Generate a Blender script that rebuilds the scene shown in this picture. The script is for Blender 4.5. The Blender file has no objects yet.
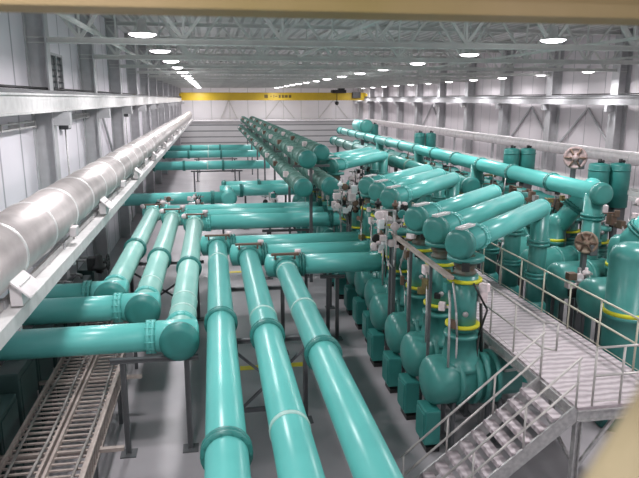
import bpy, bmesh, math, random
from mathutils import Vector, Matrix
random.seed(7)
S = bpy.context.scene
C = S.collection
PI = math.pi
ORD = ['nearest', 'second', 'third', 'fourth', 'fifth', 'sixth', 'seventh', 'eighth', 'ninth', 'tenth', 'eleventh', 'twelfth',
       'thirteenth', 'fourteenth', 'fifteenth', 'sixteenth', 'seventeenth', 'eighteenth']

# ---------------------------------------------------------------- materials
def mat(name, col, rough=.5, metal=0., col2=None, scale=3., bump=0., bscale=20., stretch=(1, 1, 1), emit=None, spec=None):
    m = bpy.data.materials.new(name); m.use_nodes = True
    nt = m.node_tree; n = nt.nodes; b = n['Principled BSDF']
    b.inputs['Roughness'].default_value = rough; b.inputs['Metallic'].default_value = metal
    if spec is not None: b.inputs['Specular IOR Level'].default_value = spec
    tc = n.new('ShaderNodeTexCoord'); mp = n.new('ShaderNodeMapping'); mp.inputs['Scale'].default_value = stretch
    nt.links.new(tc.outputs['Object'], mp.inputs['Vector'])
    nz = n.new('ShaderNodeTexNoise'); nz.inputs['Scale'].default_value = scale; nz.inputs['Detail'].default_value = 4
    nt.links.new(mp.outputs[0], nz.inputs['Vector'])
    cr = n.new('ShaderNodeValToRGB')
    c2 = col2 or tuple(min(1, c * .86) for c in col)
    cr.color_ramp.elements[0].position = .35; cr.color_ramp.elements[1].position = .65
    cr.color_ramp.elements[0].color = (*c2, 1); cr.color_ramp.elements[1].color = (*col, 1)
    nt.links.new(nz.outputs['Fac'], cr.inputs[0]); nt.links.new(cr.outputs[0], b.inputs['Base Color'])
    if bump:
        n2 = n.new('ShaderNodeTexNoise'); n2.inputs['Scale'].default_value = bscale
        nt.links.new(mp.outputs[0], n2.inputs['Vector'])
        bp = n.new('ShaderNodeBump'); bp.inputs['Strength'].default_value = bump; bp.inputs['Distance'].default_value = .02
        nt.links.new(n2.outputs['Fac'], bp.inputs['Height']); nt.links.new(bp.outputs[0], b.inputs['Normal'])
    if emit:
        b.inputs['Emission Color'].default_value = (*emit[0], 1); b.inputs['Emission Strength'].default_value = emit[1]
    return m

def ribbed(name, col, dark, axis, period, width, rough=.6, bump=.6, noise=.0):
    """panels with seams every `period` metres along one axis"""
    m = bpy.data.materials.new(name); m.use_nodes = True
    nt = m.node_tree; n = nt.nodes; b = n['Principled BSDF']; b.inputs['Roughness'].default_value = rough
    tc = n.new('ShaderNodeTexCoord'); sp = n.new('ShaderNodeSeparateXYZ'); nt.links.new(tc.outputs['Object'], sp.inputs[0])
    md = n.new('ShaderNodeMath'); md.operation = 'PINGPONG'; md.inputs[1].default_value = period / 2
    nt.links.new(sp.outputs[axis], md.inputs[0])
    lt = n.new('ShaderNodeMapRange'); lt.inputs['From Min'].default_value = width * .5; lt.inputs['From Max'].default_value = width
    nt.links.new(md.outputs[0], lt.inputs[0])
    nz = n.new('ShaderNodeTexNoise'); nz.inputs['Scale'].default_value = .7; nz.inputs['Detail'].default_value = 5
    nt.links.new(tc.outputs['Object'], nz.inputs['Vector'])
    r2 = n.new('ShaderNodeMapRange'); r2.inputs['To Min'].default_value = 1 - noise; r2.inputs['To Max'].default_value = 1 + noise
    nt.links.new(nz.outputs['Fac'], r2.inputs[0])
    mx = n.new('ShaderNodeMix'); mx.data_type = 'RGBA'
    mx.inputs[6].default_value = (*dark, 1); mx.inputs[7].default_value = (*col, 1)
    nt.links.new(lt.outputs[0], mx.inputs[0])
    ml = n.new('ShaderNodeMix'); ml.data_type = 'RGBA'; ml.blend_type = 'MULTIPLY'; ml.inputs[0].default_value = 1
    nt.links.new(mx.outputs[2], ml.inputs[6]); nt.links.new(r2.outputs[0], ml.inputs[7])
    nt.links.new(ml.outputs[2], b.inputs['Base Color'])
    bp = n.new('ShaderNodeBump'); bp.inputs['Strength'].default_value = bump; bp.inputs['Distance'].default_value = .05
    nt.links.new(lt.outputs[0], bp.inputs['Height']); nt.links.new(bp.outputs[0], b.inputs['Normal'])
    return m

TEAL = mat('teal enamel', (.135, .53, .485), .3, col2=(.12, .49, .45), scale=1.2)
TEALP = mat('pale teal enamel', (.34, .63, .56), .36, col2=(.28, .57, .51), scale=1.2)  # paler teal for the long left turning pipes
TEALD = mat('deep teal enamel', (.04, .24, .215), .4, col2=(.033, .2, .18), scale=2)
TEALG = mat('green teal enamel', (.065, .275, .245), .32, col2=(.05, .225, .2), scale=2)
TEALB = mat('grey teal enamel', (.15, .30, .255), .45, col2=(.09, .19, .16), scale=6)
RING = mat('pale joint paint', (.42, .66, .60), .5)
DARK = mat('dark rubber', (.03, .045, .042), .6)
YEL = mat('yellow band paint', (.70, .68, .03), .45)
YELC = mat('crane yellow', (.60, .42, .015), .45, col2=(.52, .36, .015), scale=.6)
BLACK = mat('black paint', (.02, .02, .02), .5)
CREAM = mat('weathered cream beam paint', (.42, .30, .17), .7, col2=(.27, .20, .07), scale=.9, stretch=(1, 1, 1))
CREAM2 = mat('cream handrail paint', (.215, .18, .105), .8, col2=(.18, .145, .08), scale=9)
GALV = mat('galvanised steel', (.50, .49, .48), .42, .35, col2=(.38, .37, .37), scale=12)
STEEL = mat('white painted steel', (.66, .65, .64), .5, col2=(.55, .54, .53), scale=4)
GREYST = mat('grey building steel', (.50, .50, .51), .6, col2=(.44, .44, .45), scale=3)
LEG = mat('dark grey support steel', (.13, .135, .14), .55, .2)
TRUSS = mat('grey green truss paint', (.66, .67, .64), .7, col2=(.58, .59, .57), scale=2)
DUCT = mat('aluminium jacket', (.60, .555, .54), .36, .4, col2=(.50, .46, .45), scale=2.2, bump=.25, bscale=5)
DUCTB = mat('aluminium strap', (.80, .78, .77), .35, .4)
FLAP = mat('light sheet metal', (.70, .66, .66), .45, .25)
PINK = mat('pale instrument enamel', (.86, .73, .73), .5, col2=(.7, .58, .59), scale=8)
BROWN = mat('brown resin', (.16, .10, .07), .5)
OLIVE = mat('olive brown casting', (.20, .17, .06), .55, col2=(.12, .09, .04), scale=9)
RED = mat('red lacquer', (.45, .05, .04), .5)
GLASSY = mat('gauge glass', (.85, .87, .88), .15)
LAMP = mat('glowing refractor', (.9, .9, .9), .4, emit=((1, .97, 1.), 9.))
LAMPH = mat('lamp housing aluminium', (.55, .56, .56), .4, .5)
CABLE = mat('pale cable sheath', (.40, .37, .34), .6, col2=(.2, .19, .18), scale=14, stretch=(1, .1, 1))
LOUV = mat('dark louvre', (.06, .065, .07), .5)
RAIL = mat('handrail steel', (.58, .55, .52), .4, .3, col2=(.48, .45, .43), scale=6)
RAILY = mat('cream handrail steel', (.62, .60, .48), .45, .2)

def grating():
    m = bpy.data.materials.new('galvanised grating'); m.use_nodes = True
    nt = m.node_tree; n = nt.nodes; b = n['Principled BSDF']; b.inputs['Roughness'].default_value = .5; b.inputs['Metallic'].default_value = .15
    tc = n.new('ShaderNodeTexCoord')
    w = n.new('ShaderNodeTexWave'); w.bands_direction = 'Y'; w.inputs['Scale'].default_value = 1.6; w.inputs['Distortion'].default_value = 3.5
    w.inputs['Detail'].default_value = 2; w.inputs['Detail Scale'].default_value = 2.2
    nt.links.new(tc.outputs['Object'], w.inputs['Vector'])
    cr = n.new('ShaderNodeValToRGB'); cr.color_ramp.elements[0].color = (.40, .34, .36, 1); cr.color_ramp.elements[1].color = (.62, .55, .57, 1)
    nt.links.new(w.outputs['Fac'], cr.inputs[0]); nt.links.new(cr.outputs[0], b.inputs['Base Color'])
    bp = n.new('ShaderNodeBump'); bp.inputs['Strength'].default_value = .3; bp.inputs['Distance'].default_value = .02
    nt.links.new(w.outputs['Fac'], bp.inputs['Height']); nt.links.new(bp.outputs[0], b.inputs['Normal'])
    return m
GRATE = grating()
LADDER = mat('dusty galvanised steel', (.46, .39, .35), .55, .15, col2=(.36, .30, .27), scale=8)
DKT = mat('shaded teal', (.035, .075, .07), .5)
FLOOR = mat('sealed concrete floor', (.40, .375, .39), .42, col2=(.33, .31, .325), scale=.5, bump=.05, bscale=3)
WALLM = ribbed('lilac white wall panels', (.76, .73, .775), (.40, .39, .42), 1, 1.9, .07, noise=.06)
WALLR = ribbed('pinkish white wall panels', (.72, .68, .70), (.42, .41, .43), 1, 1.9, .05, noise=.05)
WALLB = ribbed('grey end wall panels', (.80, .78, .80), (.6, .6, .6), 0, 3., .08, noise=.05)
DECK = ribbed('ribbed roof deck', (.60, .61, .59), (.40, .41, .40), 0, .6, .14, noise=.1)
ANNEX = ribbed('banded annex cladding', (.50, .50, .50), (.20, .21, .21), 2, .9, .12, noise=.1)
ANTOP = mat('glossy white roof sheet', (.85, .84, .85), .16)
FLOORY = mat('floor marking yellow', (.80, .66, .03), .5)

def P_(x, y, dist):
    # a point given by bearing from the photographer's standpoint and its distance along the view
    p, w = math.radians(12.5288), math.radians(9.5434)
    f = Vector((math.sin(w) * math.cos(p), math.cos(w) * math.cos(p), -math.sin(p)))
    rt = Vector((math.cos(w), -math.sin(w), 0)); up = rt.cross(f)
    return Vector((0, 0, 7.6)) + (f + rt * ((x - 319.5) / 630) + up * ((239 - y) / 630)) * dist
# ---------------------------------------------------------------- mesh builder
class MB:
    def __init__(s): s.bm = bmesh.new()
    def frame(s, d):
        d = Vector(d).normalized()
        u = Vector((0, 0, 1)) if abs(d.z) < .95 else Vector((1, 0, 0))
        a = d.cross(u).normalized(); b = a.cross(d).normalized()
        return d, a, b
    def lathe(s, p0, d, prof, seg=20, cap=True):
        """prof: list of (t along d, radius)"""
        p0 = Vector(p0); d, a, b = s.frame(d); rings = []
        for t, r in prof:
            c = p0 + d * t
            if r < 1e-5: rings.append([s.bm.verts.new(c)])
            else: rings.append([s.bm.verts.new(c + a * (r * math.cos(2 * PI * i / seg)) + b * (r * math.sin(2 * PI * i / seg))) for i in range(seg)])
        for A, B in zip(rings, rings[1:]):
            for i in range(seg):
                j = (i + 1) % seg
                if len(A) == 1 and len(B) == 1: continue
                if len(A) == 1: fc = s.bm.faces.new((A[0], B[i], B[j]))
                elif len(B) == 1: fc = s.bm.faces.new((A[i], B[0], A[j]))
                else: fc = s.bm.faces.new((A[i], B[i], B[j], A[j]))
                fc.smooth = True
        if cap:
            for R in (rings[0], rings[-1]):
                if len(R) > 2: s.bm.faces.new(R if R is rings[-1] else R[::-1])
        return s
    def tube(s, p0, p1, r, seg=12):
        d = Vector(p1) - Vector(p0)
        return s.lathe(p0, d, [(0, r), (d.length, r)], seg)
    def path(s, pts, r, seg=8):
        for a, b in zip(pts, pts[1:]): s.tube(a, b, r, seg)
        for p in pts[1:-1]: s.ball(p, r * 1.02, 6, seg)
        return s
    def ball(s, c, r, rows=8, seg=12, sc=(1, 1, 1)):
        m = Matrix.Translation(c) @ Matrix.Diagonal((*sc, 1))
        g = bmesh.ops.create_uvsphere(s.bm, u_segments=seg, v_segments=rows, radius=r, matrix=m)
        for v in g['verts']:
            for f in v.link_faces: f.smooth = True
        return s
    def box(s, c, size, rz=0, bev=0, rot=None):
        m = Matrix.Translation(c) @ (rot or Matrix.Rotation(rz, 4, 'Z')) @ Matrix.Diagonal((*size, 1))
        g = bmesh.ops.create_cube(s.bm, size=1, matrix=m)
        if bev:
            es = list({e for v in g['verts'] for e in v.link_edges})
            bmesh.ops.bevel(s.bm, geom=es, offset=bev, segments=2, affect='EDGES', profile=.5)
        return s
    def bar(s, p0, p1, w, h):
        """rectangular bar, w sideways, h vertical-ish"""
        p0 = Vector(p0); p1 = Vector(p1); d, a, b = s.frame(p1 - p0)
        vs = [s.bm.verts.new(p + a * (x * w / 2) + b * (y * h / 2)) for p in (p0, p1) for x, y in ((-1, -1), (1, -1), (1, 1), (-1, 1))]
        for q in ((0, 1, 2, 3), (7, 6, 5, 4), (0, 4, 5, 1), (1, 5, 6, 2), (2, 6, 7, 3), (3, 7, 4, 0)):
            s.bm.faces.new([vs[i] for i in q])
        return s
    def ibeam(s, p0, p1, w, h, t=.03):
        p0 = Vector(p0); p1 = Vector(p1); d, a, b = s.frame(p1 - p0)
        o = b * (h / 2 - t / 2)
        s.bar(p0 + o, p1 + o, w, t); s.bar(p0 - o, p1 - o, w, t); s.bar(p0, p1, t, h - 2 * t)
        return s
    def bolts(s, p0, d, R, n, r=.018, l=.05):
        p0 = Vector(p0); d, a, b = s.frame(d)
        for i in range(n):
            an = 2 * PI * i / n; c = p0 + a * (R * math.cos(an)) + b * (R * math.sin(an))
            s.lathe(c - d * l / 2, d, [(0, r), (l, r)], 6)
        return s
    def build(s, name, m, parent=None, org=(0, 0, 0), label=None):
        bmesh.ops.recalc_face_normals(s.bm, faces=s.bm.faces)
        bmesh.ops.translate(s.bm, verts=s.bm.verts, vec=-Vector(org))
        me = bpy.data.meshes.new(name); s.bm.to_mesh(me); s.bm.free(); me.materials.append(m)
        o = bpy.data.objects.new(name, me); C.objects.link(o)
        if parent: o.parent = parent
        else: o.location = org
        if label: o['label'] = label
        return o

def tag(o, label, cat, group=None):
    o['label'] = label; o['category'] = cat
    if group: o['group'] = group
    return o
def thing(name, label, cat, loc=(0, 0, 0), group=None):
    o = bpy.data.objects.new(name, None); o.empty_display_size = .2; C.objects.link(o); o.location = loc
    return tag(o, label, cat, group)
def copy_thing(root, loc, label, rz=0):
    r = root.copy(); C.objects.link(r); r.location = loc; r['label'] = label; r.rotation_euler = (0, 0, rz)
    for ch in list(root.children):
        c = ch.copy(); C.objects.link(c); c.parent = r
        for g in list(ch.children):
            d = g.copy(); C.objects.link(d); d.parent = c
    return r
def struct(name, mb, m, org=(0, 0, 0)):
    o = mb.build(name, m, None, org); o['kind'] = 'structure'; return o

XL, XR, YB, YF, ROOF = -5.3, 25., 108., -9., 11.7
# ---------------------------------------------------------------- room shell
struct('floor', MB().box(((XL + XR) / 2, (YB + YF) / 2, -.1), (XR - XL + .6, YB - YF + .6, .2)), FLOOR)
struct('wall_left', MB().box((XL - .1, (YB + YF) / 2, ROOF / 2), (.2, YB - YF + .4, ROOF)), WALLM)
struct('wall_right', MB().box((XR + .1, (YB + YF) / 2, ROOF / 2), (.2, YB - YF + .4, ROOF)), WALLR)
struct('wall_back', MB().box(((XL + XR) / 2, YB + .1, ROOF / 2), (XR - XL, .2, ROOF)), WALLB)
struct('ceiling', MB().box(((XL + XR) / 2, (YB + YF) / 2, ROOF + .1), (XR - XL + .4, YB - YF + .4, .2)), DECK)
a = MB().box(((XL + XR) / 2, 104.5, 2.1), (XR - XL - .05, 6.9, 4.2)); struct('trim_1', a, ANNEX)
a = MB().box(((XL + XR) / 2, 104.3, 4.26), (XR - XL - .05, 7.2, .1)); struct('trim_2', a, ANTOP)
# cross bracing on the end wall
n = 3
for x0, x1 in ((1.5, 4.2), (9.0, 13.8), (18, 23)):
    a = MB().bar((x0, YB - .1, 4.4), ((x0 + x1) / 2, YB - .1, 7.4), .18, .14).bar((x1, YB - .1, 4.4), ((x0 + x1) / 2, YB - .1, 7.4), .18, .14)
    struct('trim_%d' % n, a, STEEL); n += 1
# yellow aisle markings on the floor
for i, (x, y, sx, sy) in enumerate(((1.5, 17.1, 1.9, .28), (1.2, 27.6, 1.4, .25))):
    tag(MB().box((x, y, .004), (sx, sy, .008)).build('floor_marking', FLOORY),
        ['yellow floor stripe seen between the near parallel pipes', 'yellow floor stripe beyond the far joint of the near pipes'][i], 'floor marking')

BAY = [12.8 + 7.7 * k for k in range(13)]
# wall columns (building frame)
def column(x, y, side, idx):
    nm = 'left' if side < 0 else 'right'
    t = thing('wall_column', '%s grey steel column from the camera along the %s wall' % (ORD[idx], nm), 'column', (x, y, 0), 'columns of the %s wall' % nm)
    d = .55 if side < 0 else .7
    MB().bar((-side * 0, 0, 0), (0, 0, ROOF - .05), .03, .03).box((0, 0, ROOF / 2), (d, .05, ROOF - .05)).build('web', GREYST, t)
    for s in (-1, 1):
        MB().box((s * d / 2, 0, ROOF / 2), (.05, .42 if side < 0 else .75, ROOF - .05)).build('column_flange', GREYST, t)
    MB().box((-side * (d / 2 + .25), 0, 7.02), (.5, .3, .4)).build('crane_bracket', GREYST, t)
    return t
for i, y in enumerate(BAY):
    column(XL + .30, y, -1, i); column(XR - .38, y, 1, i)
# wall bracing
def xbrace(x, y0, z0, z1, lab):
    t = thing('wall_brace', lab, 'brace', (x, y0, z0))
    L = 7.2
    MB().bar((0, .3, 0), (0, L / 2, z1 - z0), .1, .12).build('diagonal', GREYST, t)
    MB().bar((0, L, 0), (0, L / 2, z1 - z0), .1, .12).build('diagonal', GREYST, t)
for k, w in ((2, 'second'), (6, 'sixth'), (9, 'ninth')): xbrace(XL + .12, BAY[k], 4.3, 7.1, 'grey inverted V brace on the left wall beyond its %s column' % ORD[k + 0])
for k in (3, 4, 7): xbrace(XR - .12, BAY[k], 4.2, 7.0, 'grey inverted V brace on the right wall beyond its %s column' % ORD[k])

# crane runways
for side, x in ((-1, XL + .78), (1, XR - 1.)):
    nm = 'left' if side < 0 else 'right'
    t = thing('crane_runway', 'long pale crane runway beam along the %s wall' % nm, 'crane rail', (x, 0, 7.24))
    z0 = .0; h = .5
    MB().ibeam((0, YF + 1, h / 2), (0, YB - .2, h / 2), .34, h, .05).bar((.0, YF + 1, h / 2), (.0, YB - .2, h / 2), .2, h - .1).build('runway_beam', STEEL if side < 0 else GREYST, t)
    MB().bar((0, YF + 1, h + .05), (0, YB - .2, h + .05), .07, .1).bar((0, YF + 1, h + .012), (0, YB - .2, h + .012), .16, .02).build('crane_rail', LEG, t)
    MB().tube((side * .3, YF + 1, h + .16), (side * .3, YB - .2, h + .16), .035, 8).build('conductor_bar', BLACK, t)
RT = 7.24 + .6

def crane(y, m, name, lab, gw, gz0, gz1, near=False):
    t = thing(name, lab, 'crane', (0, y, 0))
    g = MB()
    g.box(((XL + XR) / 2, 0, (gz0 + gz1) / 2), (XR - XL - 1.6, gw, gz1 - gz0))
    g.box(((XL + XR) / 2, 0, gz0 + .02), (XR - XL - 1.6, gw + .08, .04)); g.box(((XL + XR) / 2, 0, gz1), (XR - XL - 1.6, gw + .08, .04))
    g.build('bridge_girder', m, t)
    for x in (XL + .78, XR - 1.):
        e = MB().box((x, -.2, RT + .38), (.3, 3.0, .42), bev=.03).build('end_truck', m, t)
        for dy in (-1.3, .9): MB().lathe((x - .06, dy, RT + .16), (1, 0, 0), [(0, .19), (.02, .17), (.1, .17), (.12, .19)], 16).build('wheel', LEG, e)
    return t
cr = crane(100., YELC, 'overhead_crane', 'yellow overhead bridge crane spanning the far end of the hall', .7, 7.4, 8.55)
tr = MB().box((19.8, -.2, 8.75), (2.2, 1.6, .5), bev=.04).box((20.2, -.3, 9.2), (1., .8, .5)).build('trolley', BLACK, cr)
MB().tube((19.5, -.5, 8.5), (19.5, -.5, 7.2), .05).lathe((19.5, -.5, 7.25), (0, 0, -1), [(0, .1), (.05, .3), (.45, .3), (.6, .1)], 12).build('hook_block', BLACK, tr)
MB().box((22.6, -.6, 8.2), (1.3, .5, .9)).build('control_box', BLACK, cr)
lt = MB()
for x, w, h in ((8.4, .55, .5), (9.15, .16, .16), (9.6, .12, .42), (9.95, .35, .12), (10.5, .3, .44), (11.0, .34, .44), (11.5, .5, .4), (12.1, .4, .44)):
    lt.box((x, -.37, 8.0), (w, .03, h))
lt.build('lettering', mat('dark lettering', (.12, .08, .01), .6), cr)
near_crane = crane(2.0, CREAM, 'overhead_crane', 'blurred cream crane girder across the top of the view', .10, 7.85, 8.75)

# roof trusses
def truss(y, idx):
    t = thing('roof_truss', '%s grey steel roof truss from the camera' % ORD[idx], 'roof truss', (0, y, 0), 'roof trusses')
    zb, zt = 9.3, 11.45
    MB().ibeam((XL + .05, 0, zb), (XR - .05, 0, zb), .22, .18, .03).build('bottom_chord', TRUSS, t)
    MB().ibeam((XL + .05, 0, zt), (XR - .05, 0, zt), .25, .2, .03).build('top_chord', TRUSS, t)
    n = 10; st = (XR - XL) / n
    for i in range(n):
        x = XL + i * st; xm = x + st / 2
        MB().bar((x, 0, zt - .05), (xm, 0, zb + .05), .1, .1).build('web_diagonal', TRUSS, t)
        MB().bar((xm, 0, zb + .05), (x + st, 0, zt - .05), .1, .1).build('web_diagonal', TRUSS, t)
        MB().bar((xm, 0, zb), (xm, 0, zt), .07, .07).build('web_post', TRUSS, t)
    return t
t0 = truss(BAY[0], 0)
for i, y in enumerate(BAY[1:-1], 1): copy_thing(t0, (0, y, 0), '%s grey steel roof truss from the camera' % ORD[i])
for i in range(11):
    x = XL + (i + .5) * (XR - XL) / 11
    tag(MB().ibeam((x, YF, ROOF - .07), (x, YB, ROOF - .07), .14, .14, .02).build('roof_purlin', TRUSS, None, (x, 0, ROOF)),
        '%s roof purlin from the left wall running the length of the hall' % ('first' if i == 0 else ORD[i]), 'purlin', 'roof purlins')
for i, (x, z) in enumerate(((-3.3, 9.5), (4.1, 9.5), (13.5, 9.5), (19.5, 9.5))):
    tag(MB().bar((x, YF, z), (x, YB, z), .09, .1).build('truss_tie', TRUSS, None, (x, 0, z)), '%s slim tie bar from the left wall along the truss bottoms' % ('first' if i == 0 else ORD[i]), 'tie bar')

# high bay lamps
rows = (('left', -1.72, range(0, 14), 18.), ('middle', 9.85, range(0, 15), 17.9), ('right', 23.5, range(1, 13), 24.2 + 7.3))
lamp0 = None
for rn, x, ks, y0 in rows:
    for j, k in enumerate(ks):
        y = y0 + 6.1 * (k if rn != 'right' else k - 1) + random.uniform(-.25, .25)
        if y > 103: continue
        lab = '%s glowing high bay lamp of the %s ceiling row' % (ORD[j], rn)
        if lamp0 is None:
            lamp0 = thing('high_bay_lamp', lab, 'lamp', (x, y, 9.13), 'high bay lamps')
            MB().lathe((0, 0, .14), (0, 0, 1), [(0, .36), (.02, .37), (.05, .26), (.1, .13), (.36, .11), (.38, .05)], 24).build('lamp_housing', STEEL, lamp0)
            MB().lathe((0, 0, .16), (0, 0, -1), [(0, .36), (.03, .355), (.07, .29), (.095, .17), (.10, 0)], 24).build('refractor', LAMP, lamp0)
            MB().tube((0, 0, .6), (0, 0, 2.55), .02, 8).build('hanger_rod', LAMPH, lamp0)
        else: copy_thing(lamp0, (x, y, 9.13), lab)
LP = 235
for rn, x, ks, y0 in rows:
    for k in range(-4, 15):  # last step of each row has no fixture, added to brighten the end wall
        y = (18. if rn == 'left' else 17.5) + 6.1 * k
        l = bpy.data.lights.new('bay_light', 'AREA'); l.shape = 'DISK'; l.size = .7; l.energy = LP * (1 if rn != 'right' else .65); l.color = (1, .97, 1.0)
        o = bpy.data.objects.new('bay_light', l); C.objects.link(o); o.location = (x if rn != 'right' else 22.8, y, 8.8)
        l2 = bpy.data.lights.new('bay_glow', 'POINT'); l2.shadow_soft_size = .3; l2.energy = LP * (.17 if rn != 'right' else .1); l2.color = (1, .97, 1.0)
        o = bpy.data.objects.new('bay_glow', l2); C.objects.link(o); o.location = (x if rn != 'right' else 22.8, y, 8.7)

# ---------------------------------------------------------------- teal pipes
R = .315
def flange_mb(p, d, r, big=1.22, w=.085, n=14):
    d = Vector(d).normalized(); p = Vector(p)
    m = MB().lathe(p - d * w, d, [(0, r * .99), (0, r * big), (w * .75, r * big), (w * .85, r * 1.06), (w * 1.15, r * 1.06), (w * 1.25, r * big), (2 * w, r * big), (2 * w, r * .99)], 26, False)
    return m.bolts(p, d, r * 1.13, n, .016, w * 2.5)
def cap_mb(p, d, r, th=.16):
    p = Vector(p); d = Vector(d).normalized()
    m = MB().lathe(p, d, [(-.05, r * .9), (-.05, r * 1.24), (th * .55, r * 1.24), (th * .6, r * 1.16), (th, r * 1.1), (th * 1.12, r * .8), (th * 1.15, 0)], 28)
    return m
def add_flanges(t, parent, p0, p1, dists, r, org, m=None, kind='flange'):
    p0 = Vector(p0); d = (Vector(p1) - p0).normalized()
    for s in dists:
        if kind == 'flange':
            f = flange_mb(p0 + d * s, d, r).build('flange', m or TEALD, parent, org)
        else:
            MB().lathe(p0 + d * (s - .05), d, [(0, r * .99), (0, r * 1.05), (.1, r * 1.05), (.1, r * .99)], 24, False).build('joint_band', m or RING, parent, org)
def straight_pipe(name, lab, p0, p1, r=R, m=TEAL, fl=(), bands=(), cap0=False, cap1=False, group=None, capm=None):
    p0 = Vector(p0); p1 = Vector(p1); d = (p1 - p0).normalized()
    t = thing(name, lab, 'pipe', p0, group)
    pp = MB().tube(p0, p1, r, 30).build('pipe', m, t, p0)
    add_flanges(t, t, p0, p1, fl, r, p0)
    add_flanges(t, t, p0, p1, bands, r, p0, None, 'band')
    if cap0: cap_mb(p0, -d, r).build('end_cap', capm or TEALD, t, p0)
    if cap1: cap_mb(p1, d, r).build('end_cap', capm or TEALD, t, p0)
    return t

H = 2.55
# three parallel pipes that come towards the camera
near = ((.04, 22.0, 'left', (8.43, 14.0), (19.5,)), (1.03, 20.45, 'middle', (13.0, 5.0), (14.1, 8.9)), (2.06, 18.9, 'right', (11.8, 5.5), (14.5, 18.)))
for x, ye, nm, fls, bds in near:
    p0 = Vector((x, 2.2, H))
    t = thing('gas_pipe', '%s of the three long teal pipes running towards the camera' % nm, 'pipe', p0, 'near pipes')
    MB().tube(p0, (x, ye, H), R, 32).build('pipe', TEAL, t, p0)
    add_flanges(t, t, p0, (x, ye, H), [y - 2.2 for y in fls], R, p0)
    add_flanges(t, t, p0, (x, ye, H), [y - 2.2 for y in bds], R, p0, None, 'band')
    cap_mb(p0, (0, -1, 0), R).build('end_cap', TEALD, t, p0)
    # tee joint to the branch
    MB().lathe((x - .62, ye, H), (1, 0, 0), [(0, 0), (.03, .2), (.1, R * 1.12), (1.1, R * 1.12), (1.1, R)], 28).build('tee_joint', TEAL, t, p0)
    b = MB().tube((x + .4, ye, H), (5.9, ye, H), R, 30).build('branch_pipe', TEAL, t, p0)
    flange_mb((x + .52, ye, H), (1, 0, 0), R).build('flange', TEALD, t, p0)
    flange_mb((x, ye - .45, H), (0, 1, 0), R, 1.2).build('flange', TEALD, t, p0)
    flange_mb((5.2, ye, H), (1, 0, 0), R).build('flange', TEALD, t, p0)
    MB().box((x, ye - .28, H + .42), (.85, .13, .06)).box((x - .3, ye - .28, H + .34), (.05, .1, .16)).box((x + .3, ye - .28, H + .34), (.05, .1, .16)).build('lifting_bar', BROWN, t, p0)
    MB().lathe((x + .42, ye - .1, H + .3), (0, 0, 1), [(0, .07), (.1, .07), (.12, .1), (.2, .1), (.22, 0)], 12).build('gas_valve', PINK, t, p0)

# three pipes on the left which turn under the duct
left = ((-.85, 13.35, 26.3, 'nearest', (19.0,), (14.6, 15.6)), (-1.83, 15.5, 27.7, 'middle', (20.3,), (17.2,)), (-2.77, 16.75, 29.1, 'farthest', (21.9,), ()))
for x, y0, y1, nm, fls, bds in left:
    p0 = Vector((x, y0, H))
    t = thing('gas_pipe', '%s of the three teal pipes that turn left under the silver duct' % nm, 'pipe', p0, 'left turning pipes')
    MB().tube((x, y0 - .2, H), (x, y1, H), R, 32).build('pipe', TEALP if True else TEAL, t, p0, 'pale teal pipe length')
    b = MB().tube((x + .0, y0, H), (XL + .02, y0, H), R, 30).build('branch_pipe', TEAL, t, p0)
    MB().lathe((x + .42, y0, H), (-1, 0, 0), [(0, 0), (.02, .2), (.06, R * 1.1), (.9, R * 1.1), (.95, R)], 28).build('tee_joint', TEAL, t, p0)
    flange_mb((x - .62, y0, H), (1, 0, 0), R, 1.16).build('flange', TEAL, t, p0)
    cap_mb((x, y0 - .36, H), (0, -1, 0), R * 1.08).build('end_cap', TEALD, t, p0)
    flange_mb((x, y0 + .52, H), (0, 1, 0), R, 1.16).build('flange', TEAL, t, p0)
    add_flanges(t, t, (x, 0, H), (x, 40, H), fls, R, p0)
    add_flanges(t, t, (x, 0, H), (x, 40, H), bds, R, p0, None, 'band')
    # far end joint and run to the right
    MB().lathe((x - .5, y1, H), (1, 0, 0), [(0, 0), (.03, .2), (.1, R * 1.12), (1.0, R * 1.12), (1.0, R)], 28).build('tee_joint', TEAL, t, p0)
    MB().tube((x + .4, y1, H), (5.9, y1, H), R, 30).build('branch_pipe', TEAL, t, p0)
    flange_mb((x + .55, y1, H), (1, 0, 0), R, 1.16).build('flange', TEAL, t, p0)
    flange_mb((x, y1 - .5, H), (0, 1, 0), R, 1.16).build('flange', TEALP, t, p0)
    flange_mb((4.9, y1, H), (1, 0, 0), R).build('flange', TEALD, t, p0)
    MB().box((x, y1 - .3, H + .42), (.8, .13, .06)).box((x - .3, y1 - .3, H + .34), (.05, .1, .16)).box((x + .3, y1 - .3, H + .34), (.05, .1, .16)).build('lifting_bar', BROWN, t, p0)
    MB().lathe((x + .45, y1 - .2, H + .3), (0, 0, 1), [(0, .08), (.14, .08), (.16, .12), (.26, .12), (.28, 0)], 12).build('gas_valve', PINK, t, p0)
    MB().ball((x - .42, y1 - .35, H + .36), .11).build('gas_gauge', PINK, t, p0)

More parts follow.
